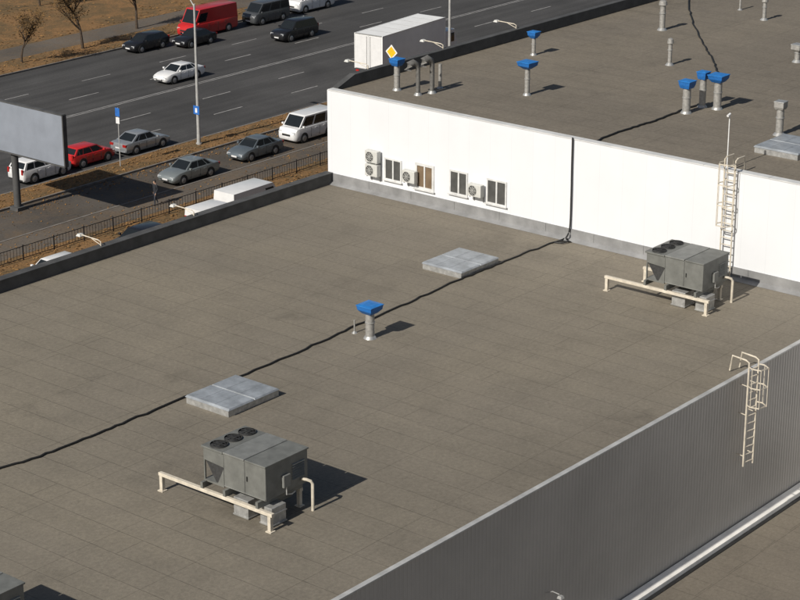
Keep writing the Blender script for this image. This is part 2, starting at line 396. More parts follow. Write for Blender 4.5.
# ------------------------------------------------------------------ roof cables
def cable(name, pts, r, label, wob=.05, sub=8, m=m_black, still=0):
    P = [Vector(p) for p in pts]; out = []
    for i in range(len(P)-1):
        p0, p1, p2, p3 = P[max(i-1, 0)], P[i], P[i+1], P[min(i+2, len(P)-1)]
        for k in range(sub):
            t = k/sub; wv = 0 if i < still else wob
            q = .5*((2*p1)+(p2-p0)*t+(2*p0-5*p1+4*p2-p3)*t*t+(3*p1-p0-3*p2+p3)*t**3)
            out.append(q+Vector((random.uniform(-wv, wv), random.uniform(-wv, wv), 0)))
    out.append(P[-1])
    return tag(MB().tube(out, r, 7).build(name, m, smooth=True), label, 'cable')
zr = ROOF+.045
pp = [(573, 231), (566, 238), (530, 251), (500, 263), (470, 275), (440, 288), (400, 306), (357, 325), (320, 342), (270, 364), (226, 382), (180, 399), (130, 420), (90, 436), (45, 454), (0, 468), (-40, 482)]
cp = [G(u, v, zr) for u, v in pp]
q = WX(573, 140, XW-.06)
wall_run = [Vector((XW-.09, q.y, UP+.12)), Vector((XW-.09, q.y+.0, UP-1.2)), Vector((XW-.09, q.y-.01, ROOF+2)), Vector((XW-.11, q.y, ROOF+.55)), Vector((XW-.38, q.y+.03, ROOF+.12))]
cable('roof_cable', wall_run+cp[1:], .036, 'black cable dropping down the white wall and crossing the big roof', .06, 6, still=4)
cable('cable_loop', [(XW-.35, q.y-.25, zr), (XW-.55, q.y+.12, zr+.01), (XW-.85, q.y+.3, zr), (XW-.75, q.y-.1, zr+.02), (XW-.42, q.y-.2, zr+.04)], .03, 'loose black cable loop at the foot of the white wall', .01)
zu = UP+.02
cable('roof_cable', [G(u, v, zu) for u, v in ((594, 142), (612, 134), (640, 125), (662, 118), (682, 110), (700, 104))], .04, 'short black cable on the upper roof leading to the blue vents', .04)
cable('roof_cable', [G(u, v, zu) for u, v in ((688, -6), (690, 12), (696, 30), (706, 48), (714, 62), (718, 76))], .04, 'black cable at the top of the upper roof running towards the frame edge', .045)

# ------------------------------------------------------------------ roof hatches
def hatch_make(label):
    t = thing('roof_hatch', label, 'skylight', (0, 0, 0), 0, 'flat metal roof skylights')
    MB().box(-.03, 2.48, -.03, 1.98, 0, .24).build('kerb', m_galv, t, bevel=.01)
    for i in range(2):
        a = i*1.24
        MB().add([(a-.06*(i == 0), -.07, .243), (a+1.21+.06*(i == 1), -.07, .243), (a+1.21+.06*(i == 1), 2.02, .243), (a-.06*(i == 0), 2.02, .243),
                  (a+.02, -.03, .305), (a+1.19, -.03, .305), (a+1.19, 1.98, .305), (a+.02, 1.98, .305)],
                 [(0,3,2,1),(4,5,6,7),(0,1,5,4),(1,2,6,5),(2,3,7,6),(3,0,4,7)]).build('panel', m_sky1, t, bevel=.008)
        for j in (1, 2): MB().box(a+.03, a+1.18, j*.66-.008, j*.66+.008, .304, .309).build('panel_rib', m_sky2, t)
    return t
h0 = hatch_make('grey metal roof skylight near the front left unit'); h0.location = (45.75, 45.1, ROOF)
dup(h0, (62.15, 47.85, ROOF), 'pale grey metal roof skylight beside the cable near the white wall')
q = G(800, 156, UP); dup(h0, (q.x-.6, q.y-.2, UP-.03), 'grey metal skylight on the upper roof at the right frame edge')

# ------------------------------------------------------------------ rooftop HVAC units
def hvac_make(label):
    t = thing('rooftop_unit', label, 'rooftop air handler', (0, 0, 0), 0, 'big grey rooftop units on frames')
    MB().box(.15, 2.02, .3, 2.02, .84, 1.93).build('casing', m_hv, t, bevel=.015)
    for (a, c_, mm) in ((.27, 1.12, m_hv), (1.15, 2.03, m_hv2)):
        MB().box(.11, 2.06, a, c_, 1.932, 1.985).build('lid', mm, t, bevel=.012)
    MB().box(.13, .149, .32, 2.0, .86, .90).build('base_rail', m_hv2, t)
    MB().box(.143, .149, 1.14, 1.155, .91, 1.9).build('panel_seam', m_coil, t)
    MB().tube([(.13, 1.05, 1.3), (.13, 1.05, 1.45)], .02, 6).build('handle', m_dark, t)
    # condenser section with its sloped coil
    MB().prism_x([(2.022, .86), (2.40, .86), (2.84, 1.50), (2.84, 1.9), (2.022, 1.9)], .20, 1.97).build('coil', m_coil, t)
    MB().prism_x([(2.025, .84), (2.30, .84), (2.025, 1.42)], .145, .2).build('end_plate', m_hv, t)
    MB().prism_x([(2.022, 1.46), (2.87, 1.52), (2.87, 1.9), (2.022, 1.9)], .15, 2.02).build('fascia', m_hv, t)
    for x in (.19, 1.98): MB().bar((x, 2.86, .84), (x, 2.86, 1.52), .05).build('corner_post', m_hv, t)
    MB().box(.15, 2.02, 2.03, 2.88, .80, .858).build('base_pan', m_hv, t)
    MB().box(.11, 2.06, 2.05, 2.94, 1.905, 1.975).build('fan_deck', m_hv, t, bevel=.012)
    for x in (.46, 1.08, 1.70):
        f = MB().tube([(x, 2.5, 1.97), (x, 2.5, 2.02)], [.285, .275], 24, cap=False).tube([(x, 2.5, 1.976), (x, 2.5, 1.982)], .272, 24)
        f = f.build('fan', m_dark, t, smooth=True)
        bl = MB()
        for i in range(5):
            a = i*1.2566; c_, s_ = math.cos(a), math.sin(a)
            bl.add([(x+.04*c_, 2.5+.04*s_, 2.0), (x+.25*c_-.08*s_, 2.5+.25*s_+.08*c_, 1.99), (x+.25*c_+.08*s_, 2.5+.25*s_-.08*c_, 2.01), (x+.05*c_+.04*s_, 2.5+.05*s_-.04*c_, 2.01)], [(0, 1, 2, 3)])
        bl.tube([(x, 2.5, 1.985), (x, 2.5, 2.015)], .06, 10)
        bl.build('fan_blade', m_coil, f)
        g = MB()
        for r_ in (.1, .19, .275): g.tube([(x+r_*math.cos(k*math.pi/10), 2.5+r_*math.sin(k*math.pi/10), 2.023) for k in range(21)], .006, 5)
        g.bar((x-.28, 2.5, 2.025), (x+.28, 2.5, 2.025), .01).bar((x, 2.22, 2.025), (x, 2.78, 2.025), .01)
        g.build('fan_guard', m_coil, f)
    # electrics and pipework on the shaded end
    MB().box(.85, 1.15, .2, .298, 1.05, 1.45).build('electrical_box', m_hv2, t, bevel=.015)
    MB().tube([(1.0, .24, 1.05), (1.0, .24, .8), (1.25, .26, .72), (1.5, .35, .70)], .022, 8).build('conduit', m_galv, t, smooth=True)
    lv = MB()
    for i in range(7): lv.add([(1.3, .296, 1.2+i*.08), (1.85, .296, 1.2+i*.08), (1.85, .25, 1.16+i*.08), (1.3, .25, 1.16+i*.08)], [(0, 1, 2, 3)])
    lv.build('louvre', m_hv, t)
    # stand: low front beam on short legs, short rear beam, cross beams under the unit
    MB().bar((0, -.12, .57), (0, 4.68, .57), .13, .11).build('front_beam', m_cream, t, bevel=.01)
    MB().bar((1.9, .45, .57), (1.9, 4.1, .57), .13, .11).build('rear_beam', m_cream, t, bevel=.01)
    for y in (.5, 1.85, 2.8): MB().bar((-.05, y, .73), (1.95, y, .73), .1, .2).build('cross_beam', m_hv, t)
    for (x, y) in ((0, .0), (0, 4.58), (1.9, .55), (1.9, 4.0)):
        MB().box(x-.06, x+.06, y-.06, y+.06, .02, .512).box(x-.11, x+.11, y-.11, y+.11, .0, .03).build('post', m_cream, t)
    MB().tube([(1.9, 0, 0), (1.9, 0, .90), (1.88, .04, .98), (1.8, .16, 1.03), (1.72, .29, 1.04)], .05, 10).build('vent_pipe', m_cream, t, smooth=True)
    for (x0, x1, y0, y1) in ((.16, .85, 1.06, 1.66), (.22, .85, .14, .62)):
        d = MB().box(x0, x1, y0, y1, .0, .62).build('duct', m_galv, t, bevel=.015)
        for zz in (.03, .38): MB().box(x0-.02, x1+.02, y0-.02, y1+.02, zz, zz+.04).build('duct_flange', m_galv, d)
    MB().box(1.2, 1.8, .75, 1.7, .3, .83).build('return_box', m_hv, t, bevel=.015)
    return t
u0 = hvac_make('big grey rooftop unit in the lower left of the big roof'); u0.location = (40.2, 38.02, ROOF)
dup(u0, (64.7, 37.9, ROOF), 'big grey rooftop unit close to the white wall and caged ladder')
dup(u0, (28.9, 37.9, ROOF), 'big grey rooftop unit cut off by the bottom left corner')

# ------------------------------------------------------------------ vents
def vent(u, vb, vt, z, kind, label, r=.16, cap=.42):
    p = G(u, vb, z); h = height(u, vb, vt, z)
    t = thing('roof_vent', label, 'roof vent', (p.x, p.y, z), R(random.uniform(-4, 4)), 'blue capped roof vents' if kind == 'blue' else 'grey roof vents')
    if kind == 'blue':
        c0 = min(.24, h*.24)
        MB().tube([(0, 0, 0), (0, 0, h-c0-.05)], r, 16).build('pipe', m_pipe, t, smooth=True)
        MB().tube([(0, 0, 0), (0, 0, .1)], [r+.08, r+.02], 16).build('collar', m_galv, t, smooth=True)
        MB().tube([(0, 0, (h-c0)*.55), (0, 0, (h-c0)*.55+.04)], r+.02, 16).build('band', m_galv, t, smooth=True)
        c = MB().frus(0, 0, h-c0-.12, h-c0+.03, r*1.2, r*1.2, cap*.93, cap*.93).frus(0, 0, h-c0+.031, h-.05, cap*.93, cap*.93, cap, cap).build('cap', m_blue2, t, bevel=.008)
        MB().box(-cap-.02, cap+.02, -cap-.02, cap+.02, h-.048, h-.02).frus(0, 0, h-.02, h, cap*.95, cap*.95, cap*.6, cap*.6).build('cap_lid', m_blue, c, bevel=.006)
    elif kind == 'square':
        MB().tube([(0, 0, 0), (0, 0, h-.2)], r, 16).build('pipe', m_pipe, t, smooth=True)
        MB().tube([(0, 0, 0), (0, 0, .12)], [r+.12, r+.02], 16).build('collar', m_galv, t, smooth=True)
        MB().tube([(0, 0, h*.5), (0, 0, h*.5+.04)], r+.03, 16).build('band', m_galv, t, smooth=True)
        c = MB().frus(0, 0, h-.36, h-.26, r*1.1, r*1.1, cap*.95, cap*.95).box(-cap*.95, cap*.95, -cap*.95, cap*.95, h-.259, h-.06).build('cap', m_pipe, t, bevel=.01)
        MB().box(-cap, cap, -cap, cap, h-.057, h).build('cap_lid', m_galv, c, bevel=.01)
    elif kind == 'mush':
        MB().tube([(0, 0, 0), (0, 0, h-.2)], r, 16).build('pipe', m_pipe, t, smooth=True)
        MB().tube([(0, 0, 0), (0, 0, .12)], [r+.12, r+.02], 16).build('collar', m_galv, t, smooth=True)
        MB().tube([(0, 0, h*.55), (0, 0, h*.55+.04)], r+.03, 16).build('band', m_galv, t, smooth=True)
        MB().tube([(0, 0, h-.26), (0, 0, h-.2), (0, 0, h-.05), (0, 0, h)], [cap, cap, cap*.85, cap*.3], 16).build('cap', m_pipe, t, smooth=True)
    elif kind == 'gooseneck':
        MB().tube([(0, 0, 0), (0, 0, h-.3), (-.05, .03, h-.1), (-.22, .1, h), (-.42, .18, h-.08), (-.48, .2, h-.34)], [r, r, r*1.25, r*1.5, r*1.7, r*1.8], 12).build('pipe', m_pipe2, t, smooth=True)
        MB().tube([(0, 0, 0), (0, 0, .12)], [r+.1, r+.02], 16).build('collar', m_galv, t, smooth=True)
    else:
        MB().tube([(0, 0, 0), (0, 0, h)], r, 10).build('pipe', m_pipe, t, smooth=True)
        MB().tube([(0, 0, 0), (0, 0, .08)], [r+.08, r+.01], 12).build('collar', m_galv, t, smooth=True)
    return t
vent(370, 338, 304, ROOF, 'blue', 'blue capped vent alone in the middle of the big roof', .17, .36)
z = UP-.03
vent(397, 90, 58, z, 'blue', 'blue capped vent at the left corner of the upper roof', .14, .27)
vent(533.5, 55, 31, z, 'blue', 'small blue capped vent near the far parapet of the upper roof', .10, .24)
vent(527, 95, 61, z, 'blue', 'blue capped vent standing alone mid left on the upper roof', .12, .35)
vent(686, 113, 80, z, 'blue', 'blue capped vent, left of the cluster of three', .18, .29)
vent(702, 107, 71, z, 'blue', 'blue capped vent, rear of the cluster of three', .15, .23)
vent(717, 109, 74, z, 'blue', 'blue capped vent, right of the cluster of three', .18, .36)
vent(418, 95, 62, z, 'gooseneck', 'grey gooseneck vent pipe, left of the curved pair', .10)
vent(432, 93, 58, z, 'gooseneck', 'grey gooseneck vent pipe, right of the curved pair', .11)
vent(440, 88, 64, z, 'pipe', 'short grey stub pipe right of the gooseneck vents', .08)
vent(662, 30, 0, z, 'mush', 'tall grey mushroom vent at the top of the upper roof', .15, .22)
vent(669.5, 65, 38, z, 'mush', 'grey mushroom vent left of the blue cluster', .1, .16)
vent(764, 20, -3, z, 'mush', 'thin grey mushroom vent near the top right', .1, .17)
vent(779, 135, 101, z, 'square', 'stout grey square capped vent beside the right edge skylight', .16, .23)
vent(740, 10, -8, z, 'pipe', 'white stub pipe at the very top of the upper roof', .06)
vent(354.5, 333, 320, ROOF, 'pipe', 'thin stub pipe just left of the lone blue vent', .03)
vent(797, 62, 44, z, 'square', 'grey square capped vent cut off by the right edge', .14, .26)

# ------------------------------------------------------------------ ladders
def ladder(name, label, loc, rz, zb, zt, hoops, m, off=.30):
    t = thing(name, label, 'ladder', loc, rz); o_ = -off
    for s in (-.25, .25):
        MB().tube([(s, o_, zb), (s, o_, zt), (s, o_+.15, zt+.06), (s, .45, zt+.05), (s, .55, zt-.55)], .032, 8).build('rail', m, t)
    z = zb+.15
    while z < zt-.05:
        MB().tube([(-.25, o_, z), (.25, o_, z)], .021, 6).build('rung', m, t); z += .3
    cage = [(-.25, o_), (-.33, o_-.22), (-.20, o_-.52), (.20, o_-.52), (.33, o_-.22), (.25, o_)]
    for z in hoops:
        h = MB()
        for a, c_ in zip(cage[:-1], cage[1:]): h.bar((a[0], a[1], z), (c_[0], c_[1], z), .022, .04)
        h.build('cage_hoop', m, t)
    for (x, y) in cage[1:-1]:
        MB().bar((x, y-.012, hoops[0]-.02), (x, y-.012, hoops[-1]+.02), .022).build('cage_strap', m, t)
    for z in (zb+.4, (zb+zt)/2, -.3):
        for s in (-.25, .25): MB().bar((s, o_, z), (s, 0, z), .025).build('wall_bracket', m, t)
    return t
q = WX(727, 270, XW)
ladder('caged_ladder', 'tall pale caged ladder fixed to the white wall', (XW-.01, q.y, UP), R(-90), -4.35, .55, [-2.1, -1.25, -.4, .45], m_cream, .2)
q = WY(743.5, 378, YF)
ladder('caged_ladder', 'cream caged ladder hanging down the grey ribbed wall', (q.x, YF-.09, ROOF), R(-12), -3.4, .6, [-1.0, -.28, .45], m_cream, .34)
q = G(729, 169, UP); t = thing('camera_mast', 'thin white mast with a small camera above the tall ladder', 'mast', (max(q.x, XW+.15), q.y+.1, UP))
MB().tube([(0, 0, -.05), (0, 0, 2.2)], .022, 8).build('pole', m_signw, t)
MB().tube([(0.03, 0, 2.25), (-.16, 0, 2.2)], .05, 10).build('camera_head', m_signw, t, smooth=True)

# ------------------------------------------------------------------ floodlights on the parapets
def flood(loc, label, first=[None]):
    if first[0]: return dup(first[0], loc, label)
    t = thing('floodlight', label, 'floodlight', loc, 0, 'floodlights reaching out from the parapets')
    MB().tube([(0, 0, -.05), (0, 0, .16), (0, .12, .22), (0, 1.15, .24)], .024, 8).build('arm', m_cream, t, smooth=True)
    MB().tube([(0, -.02, .02), (0, .6, .22)], .015, 6).build('strut', m_cream, t)
    MB().frus(0, 1.25, .18, .28, .15, .13, .09, .08).build('lamp_head', m_ac, t, bevel=.01)
    first[0] = t; return t
for u, v, z, lab in ((101, 248, ROOF+.55, 'floodlight arm on the low parapet at far left'), (194, 217, ROOF+.55, 'floodlight arm on the low parapet left of the white vans'),
                (368, 77, UP+.52, 'floodlight arm on the upper parapet at its near corner'), (516, 34, UP+.52, 'floodlight arm farthest along the upper parapet'),
                (443, 55, UP+.52, 'floodlight arm on the upper parapet before the box truck')):
    q = WY(u, v, YP+.15); flood((q.x, YP+.15, z), lab)
q = WY(545, 592, YF)
t = thing('wall_lamp', 'small lamp bracket on the ribbed wall at the bottom edge', 'wall lamp', (q.x, YF-.06, q.z))
MB().tube([(0, 0, 0), (0, -.25, .12), (0, -.5, .1)], .02, 8).build('arm', m_galv, t, smooth=True)
MB().frus(0, -.55, -.02, .07, .09, .09, .06, .06).build('lamp_head', m_galv, t)

# ------------------------------------------------------------------ vehicles
KIND = dict(
 sedan=dict(x1=.22, x2=.065, x3=-.20, x4=-.36, zf=.74, zc=.93, zt=.96, H=1.45, tw=.74, wins=[(.07, .20, .12), (.24, .55, .0), (.585, .93, .0)]),
 hatch=dict(x1=.25, x2=.09, x3=-.36, x4=-.465, zf=.78, zc=.95, zt=.97, H=1.48, tw=.76, wins=[(.06, .26, 0), (.29, .58, 0), (.61, .94, 0)]),
 suv=dict(x1=.24, x2=.10, x3=-.40, x4=-.475, zf=.92, zc=1.06, zt=1.06, H=1.68, tw=.80, wins=[(.06, .28, 0), (.31, .60, 0), (.63, .94, 0)]),
 van=dict(x1=.38, x2=.24, x3=-.475, x4=-.49, zf=1.0, zc=1.16, zt=1.16, H=2.0, tw=.87, wins=[(.04, .30, 0), (.33, .64, 0), (.68, .95, 0)]),
 panel=dict(x1=.40, x2=.28, x3=-.48, x4=-.492, zf=1.02, zc=1.25, zt=1.25, H=2.45, tw=.88, wins=[(.76, .955, 0)]),
)
def vehicle(kind, name, label, cat, x, y, rz, pnt, L, W=1.78, H=None, group=None, z=.004):
    K = KIND[kind]; H = H or K['H']; t = thing(name, label, cat, (x, y, z), rz, group); w = W/2
    boxy = kind in ('van', 'panel', 'suv', 'hatch')
    zf, zc, zt = K['zf'], K['zc'], K['zt']; x1, x2, x3, x4 = [K[k]*L for k in ('x1', 'x2', 'x3', 'x4')]
    st = [(-L/2, .86 if boxy else .80, zt-.30, .40), (-L/2+.06, .94, zt-.06, .28), (-L/2+.25, .985, zt, .21), (-L*.2, 1, zt, .2), (L*.1, 1, zc, .2), (x1, .99, zc, .2),
          (x1+(L/2-x1)*.5, .975, (zc+zf)/2+.03, .2), (L/2-.18, .93, zf-.02, .22), (L/2-.05, .84, zf-.14, .27), (L/2, .74, zf-.28, .36)]
    rings = []
    for (xx, wf, zz, zb) in st:
        ww = w*wf; hh = zz-zb
        half = [(0, zb), (.86*ww, zb), (.965*ww, zb+.1), (1.0*ww, zb+.45*hh), (.985*ww, zb+.78*hh), (.95*ww, zz-.035), (.86*ww, zz), (0, zz+.025)]
        ring = [(xx, a, c_) for a, c_ in half]+[(xx, -a, c_) for a, c_ in half[-2:0:-1]]
        rings.append(ring)
    n = len(rings[0]); b = MB(); fs = []
    for i in range(len(rings)-1):
        for k in range(n): fs.append((i*n+k, i*n+(k+1) % n, (i+1)*n+(k+1) % n, (i+1)*n+k))
    fs.append(tuple(reversed(range(n)))); fs.append(tuple((len(rings)-1)*n+k for k in range(n)))
    b.add([p for g in rings for p in g], [tuple(reversed(f)) for f in fs])
    wb_, wt_ = w*.93, w*K['tw']; zr_ = H-.05
    ri = .16
    gv = [(x4, -wb_, zt-.02), (x1, -wb_*.95, zc-.02), (x1, wb_*.95, zc-.02), (x4, wb_, zt-.02),
          (x3, -wt_, zr_), (x2, -wt_*.96, zr_), (x2, wt_*.96, zr_), (x3, wt_, zr_),
          (x3+.12, -wt_+ri, H), (x2-.2, -wt_+ri, H), (x2-.2, wt_-ri, H), (x3+.12, wt_-ri, H)]
    b.add(gv, [(0, 1, 5, 4), (1, 2, 6, 5), (2, 3, 7, 6), (3, 0, 4, 7), (4, 5, 9, 8), (5, 6, 10, 9), (6, 7, 11, 10), (7, 4, 8, 11), (8, 9, 10, 11)])
    wx = L*.295 if kind != 'panel' else L*.31; wr = .32 if kind in ('sedan', 'hatch') else .35; wx2 = -L*.285
    for xx in (wx, wx2):
        for s in (-1, 1): b.tube([(xx, s*(w-.15), wr+.03), (xx, s*(w+.006), wr+.03)], wr+.06, 20, 1)
    b.build('body', [pnt, m_dark], t, smooth=True)
    V = [Vector(p) for p in gv]
    def pane(name, A, B, C, D, s0, s1, t0, t1, off=.008, top_trim=0):
        def P(s, tt): return (A*(1-s)+B*s)*(1-tt)+(D*(1-s)+C*s)*tt
        nrm = (B-A).cross(D-A).normalized()
        q = [P(s0, t0), P(s1, t0), P(s1, t1), P(s0+top_trim, t1)]
        vs = [p+nrm*off for p in q]+[p-nrm*.01 for p in q]
        MB().add(vs, [(0, 1, 2, 3), (0, 4, 5, 1), (1, 5, 6, 2), (2, 6, 7, 3), (3, 7, 4, 0)]).build(name, m_cglass, t)
    pane('windscreen', V[1], V[2], V[6], V[5], .05, .95, .06, .94)
    if kind != 'panel': pane('rear_window', V[3], V[0], V[4], V[7], .07, .93, .10 if not boxy else .2, .92)
    for (a, c_, tr) in K['wins']:
        pane('side_window', V[0], V[1], V[5], V[4], a, c_, .10 if kind != 'panel' else .12, .88 if kind not in ('panel',) else .72, top_trim=tr*.5)
        pane('side_window', V[2], V[3], V[7], V[6], 1-c_, 1-a, .10 if kind != 'panel' else .12, .88 if kind not in ('panel',) else .72)
    for xx in (wx, wx2):
        for s in (-1, 1):
            wl = MB().tube([(xx, s*(w-.18), wr), (xx, s*(w-.01), wr), (xx, s*(w+.012), wr)], [wr, wr, wr-.03], 20).build('wheel', m_tyre, t, smooth=True)
            rm = MB().tube([(xx, s*(w+.008), wr), (xx, s*(w+.02), wr)], [wr*.66, wr*.6], 16)
            rm.build('rim', m_rim, wl, smooth=True)
    for s in (-1, 1):
        MB().frus(L/2-.11, s*w*.66, zf-.24, zf-.09, .075, .17, .05, .16).build('headlight', m_head, t)
        if kind in ('sedan',): MB().box(-L/2-.012, -L/2+.16, s*w*.74-.17, s*w*.74+.17, zt-.26, zt-.08).build('taillight', m_tail, t)
        else: MB().box(-L/2-.012, -L/2+.08, s*w*.80-.08, s*w*.80+.08, zt-.28, zt+.08).build('taillight', m_tail, t)
        MB().box(x1-.32, x1-.18, s*(w+.1)-.09, s*(w+.1)+.09, zc+.02, zc+.16).build('mirror', pnt, t, bevel=.02)
        for fx in (.02, -.17): MB().box(L*fx-.1, L*fx+.1, s*w-.01, s*w+.02, zt-.2, zt-.165).build('door_handle', pnt, t)
        for fx in (.135, -.06, -.22):   # shut lines of the doors
            MB().box(L*fx-.008, L*fx+.008, s*w-.02, s*w+.003, .34, zt-.12).build('door_gap', m_dark, t)
    MB().box(L/2-.06, L/2+.012, -w*.42, w*.42, zf-.42, zf-.27).build('grille', m_dark, t)
    MB().box(L/2-.02, L/2+.02, -.26, .26, .40, .51).build('number_plate', m_plate, t)
    MB().box(-L/2-.018, -L/2+.02, -.26, .26, .52 if kind == 'sedan' else .58, .63 if kind == 'sedan' else .69).build('number_plate', m_plate, t)
    MB().box(-L/2-.015, -L/2+.2, -w*.8, w*.8, .30, .42).build('rear_bumper', m_dark if boxy else pnt, t, bevel=.02)
    return t
gk = 'cars parked along the street'
vehicle('suv', 'parked_car', 'white estate car at left, behind the billboard shadow', 'car', 90.6, 107.0, 0, p_white, 4.5, 1.8, 1.6, gk)
vehicle('hatch', 'parked_car', 'bright red hatchback between white and silver cars', 'car', 95.3, 107.3, 0, p_red, 4.1, 1.72, 1.46, gk)
vehicle('sedan', 'parked_car', 'pale silver sedan in front of the red hatchback', 'car', 100.3, 107.0, 0, p_silver, 4.6, 1.8, 1.46, gk)
vehicle('sedan', 'parked_car', 'silver green sedan nearest the walking person', 'car', 97.0, 98.8, R(180), p_silver2, 4.6, 1.8, 1.46, gk)
vehicle('sedan', 'parked_car', 'dark grey blue sedan parked before the white minivan', 'car', 104.2, 99.2, R(180), p_grey, 4.4, 1.75, 1.46, gk)
vehicle('van', 'parked_van', 'white minivan parked beside the white block corner', 'van', 110.6, 99.8, R(180), p_white, 4.8, 1.9, 2.0, gk)
vehicle('panel', 'parked_van', 'white panel van behind the low parapet, right of the two there', 'van', 93.1, 89.25, 0, p_white, 4.9, 2.0, 2.15, gk, .13)
vehicle('panel', 'parked_van', 'smaller white van behind the low parapet, left of the two there', 'van', 88.95, 88.7, 0, p_white, 3.2, 1.7, 1.9, gk, .13)
vehicle('hatch', 'parked_car', 'dark car whose roof just shows over the low parapet', 'car', 83.5, 89.55, R(180), p_black, 4.2, 1.72, 1.46, gk, .13)
vehicle('hatch', 'parked_car', 'white car whose roof just shows at far left parapet', 'car', 75.9, 89.0, R(180), p_white, 4.2, 1.72, 1.5, gk, .13)
vehicle('sedan', 'moving_car', 'white sedan driving alone in the middle of the road', 'car', 117.5, 120.4, R(180), p_white, 4.6, 1.75, 1.42)
vehicle('suv', 'moving_car', 'black off road car driving on the far carriageway', 'car', 135.6, 123.8, R(180), p_black, 4.8, 1.85, 1.75)
vehicle('hatch', 'parked_car', 'black hatchback at the far kerb, leftmost of the far row', 'car', 123.8, 130.9, R(180), p_black, 4.4, 1.76, 1.48, gk)
vehicle('sedan', 'parked_car', 'black sedan in front of the red van', 'car', 127.9, 128.9, R(180), p_black, 4.2, 1.74, 1.45, gk)
vehicle('panel', 'parked_van', 'tall red panel van at the far kerb', 'van', 132.2, 131.5, R(180), p_red, 6.2, 2.05, 2.55, gk)
vehicle('van', 'parked_van', 'dark grey van behind the red panel van', 'van', 139.3, 130.8, R(180), p_dgrey, 4.9, 1.92, 2.0, gk)
vehicle('panel', 'parked_van', 'white panel van at the top edge', 'van', 146.2, 131.4, R(180), p_white, 5.4, 1.98, 2.3, gk)
# box truck
t = thing('box_truck', 'white box truck in the near lane beyond the upper parapet', 'truck', (127.0, 106.2, .004), R(5))
ZT = 4.0; LT = 9.4
MB().box(0, LT, 0, 2.75, 1.05, ZT).build('cargo_box', p_box, t, bevel=.03)
for y in (-.01, 2.76):
    MB().bar((-.01, y, 1.05), (-.01, y, ZT+.01), .07).bar((LT+.01, y, 1.05), (LT+.01, y, ZT+.01), .07).bar((0, y, ZT-.01), (LT, y, ZT-.01), .06).bar((0, y, 1.06), (LT, y, 1.06), .08).build('edge_rail', p_box, t)
MB().bar((-.01, .05, ZT-.01), (-.01, 2.7, ZT-.01), .07).build('door_header', m_galv, t)
d = MB().box(-.03, -.002, .1, 1.36, 1.1, ZT-.1).build('rear_door', p_white, t); MB().bar((-.05, 1.2, 1.1), (-.05, 1.2, ZT-.15), .035).build('lock_bar', m_galv, d)
d = MB().box(-.03, -.002, 1.39, 2.65, 1.1, ZT-.1).build('rear_door', p_white, t); MB().bar((-.05, 1.55, 1.1), (-.05, 1.55, ZT-.15), .035).build('lock_bar', m_galv, d)
for x in (1.55, 3.1, 4.7, 6.25, 7.8):
    MB().box(x-.015, x+.015, .05, 2.7, ZT+.002, ZT+.012).build('roof_rib', m_galv, t)
for y in (.8, 1.75): MB().box(0, 11.0, y, y+.2, .75, 1.0).build('chassis_beam', m_dark, t)
MB().add([(9.6, .15, .6), (11.6, .15, .6), (11.6, 2.6, .6), (9.6, 2.6, .6), (9.6, .15, 2.7), (11.25, .2, 2.7), (11.25, 2.55, 2.7), (9.6, 2.6, 2.7), (11.6, .15, 1.6), (11.6, 2.6, 1.6)],
   [(0, 3, 2, 1), (4, 5, 6, 7), (0, 1, 8, 5, 4), (1, 2, 9, 8), (8, 9, 6, 5), (2, 3, 7, 6, 9), (3, 0, 4, 7)]).build('cab', p_white, t, bevel=.06)
MB().add([(11.61, .3, 1.65), (11.61, 2.45, 1.65), (11.3, 2.4, 2.6), (11.3, .35, 2.6)], [(0, 1, 2, 3)]).build('windscreen', m_cglass, t)
for y in (.14, 2.612): MB().box(10.3, 11.1, y-.004, y+.004, 1.65, 2.4).build('side_window', m_cglass, t)
for x in (1.6, 10.4):
    for y0, y1 in ((.15, .5), (2.25, 2.6)):
        wl = MB().tube([(x, y0, .48), (x, y1, .48)], .48, 20).build('wheel', m_tyre, t, smooth=True)
        MB().tube([(x, y0-.01, .48), (x, y1+.01, .48)], .28, 14).build('rim', m_rim, wl)
for y in (.25, 2.5): MB().box(-.06, 0, y-.15, y+.15, .8, .95).build('taillight', m_tail, t)

# ------------------------------------------------------------------ street furniture
def lamp(x, y, label, first=[None]):
    if first[0]: return dup(first[0], (x, y, .1), label)
    t = thing('street_lamp', label, 'street lamp', (x, y, .1), 0, 'street lamps along the near kerb')
    MB().tube([(0, 0, 0), (0, 0, 1.2), (0, 0, 10.5)], [.16, .13, .08], 12).tube([(0, 0, 0), (0, 0, .15)], .22, 12).build('pole', m_pole, t, smooth=True)
    MB().tube([(0, 0, 10.3), (0, .5, 10.9), (0, 2.2, 11.2)], .045, 8).build('arm', m_pole, t, smooth=True)
    MB().frus(0, 2.5, 11.1, 11.25, .15, .4, .1, .3).build('lamp_head', m_galv, t, bevel=.02)
    first[0] = t; return t
p = G(199, 146); lamp(p.x, p.y, 'tall grey lamp post rising by the near kerb at left')
s = thing('pole_sign', 'small blue square sign fixed on the left lamp post', 'sign', (p.x, p.y, 2.75))
MB().box(-.16, -.13, -.3, .3, -.32, .32).build('panel', m_signb, s, bevel=.01); MB().box(-.134-.04, -.161, -.1, .1, -.18, .16).build('white_mark', m_signw, s)
MB().box(-.13, .02, -.02, .02, -.05, .05).build('bracket', m_galv, s)
lamp(133.8, 104.5, 'grey lamp post seen above the upper parapet')
p = G(120.5, 168); t = thing('bus_stop_sign', 'slim post with blue and white plates before the silver sedan', 'sign', (p.x, p.y, .1))
hh = height(120.5, 168, 109, 0)
MB().tube([(0, 0, 0), (0, 0, hh)], .035, 8).build('post', m_pole, t)
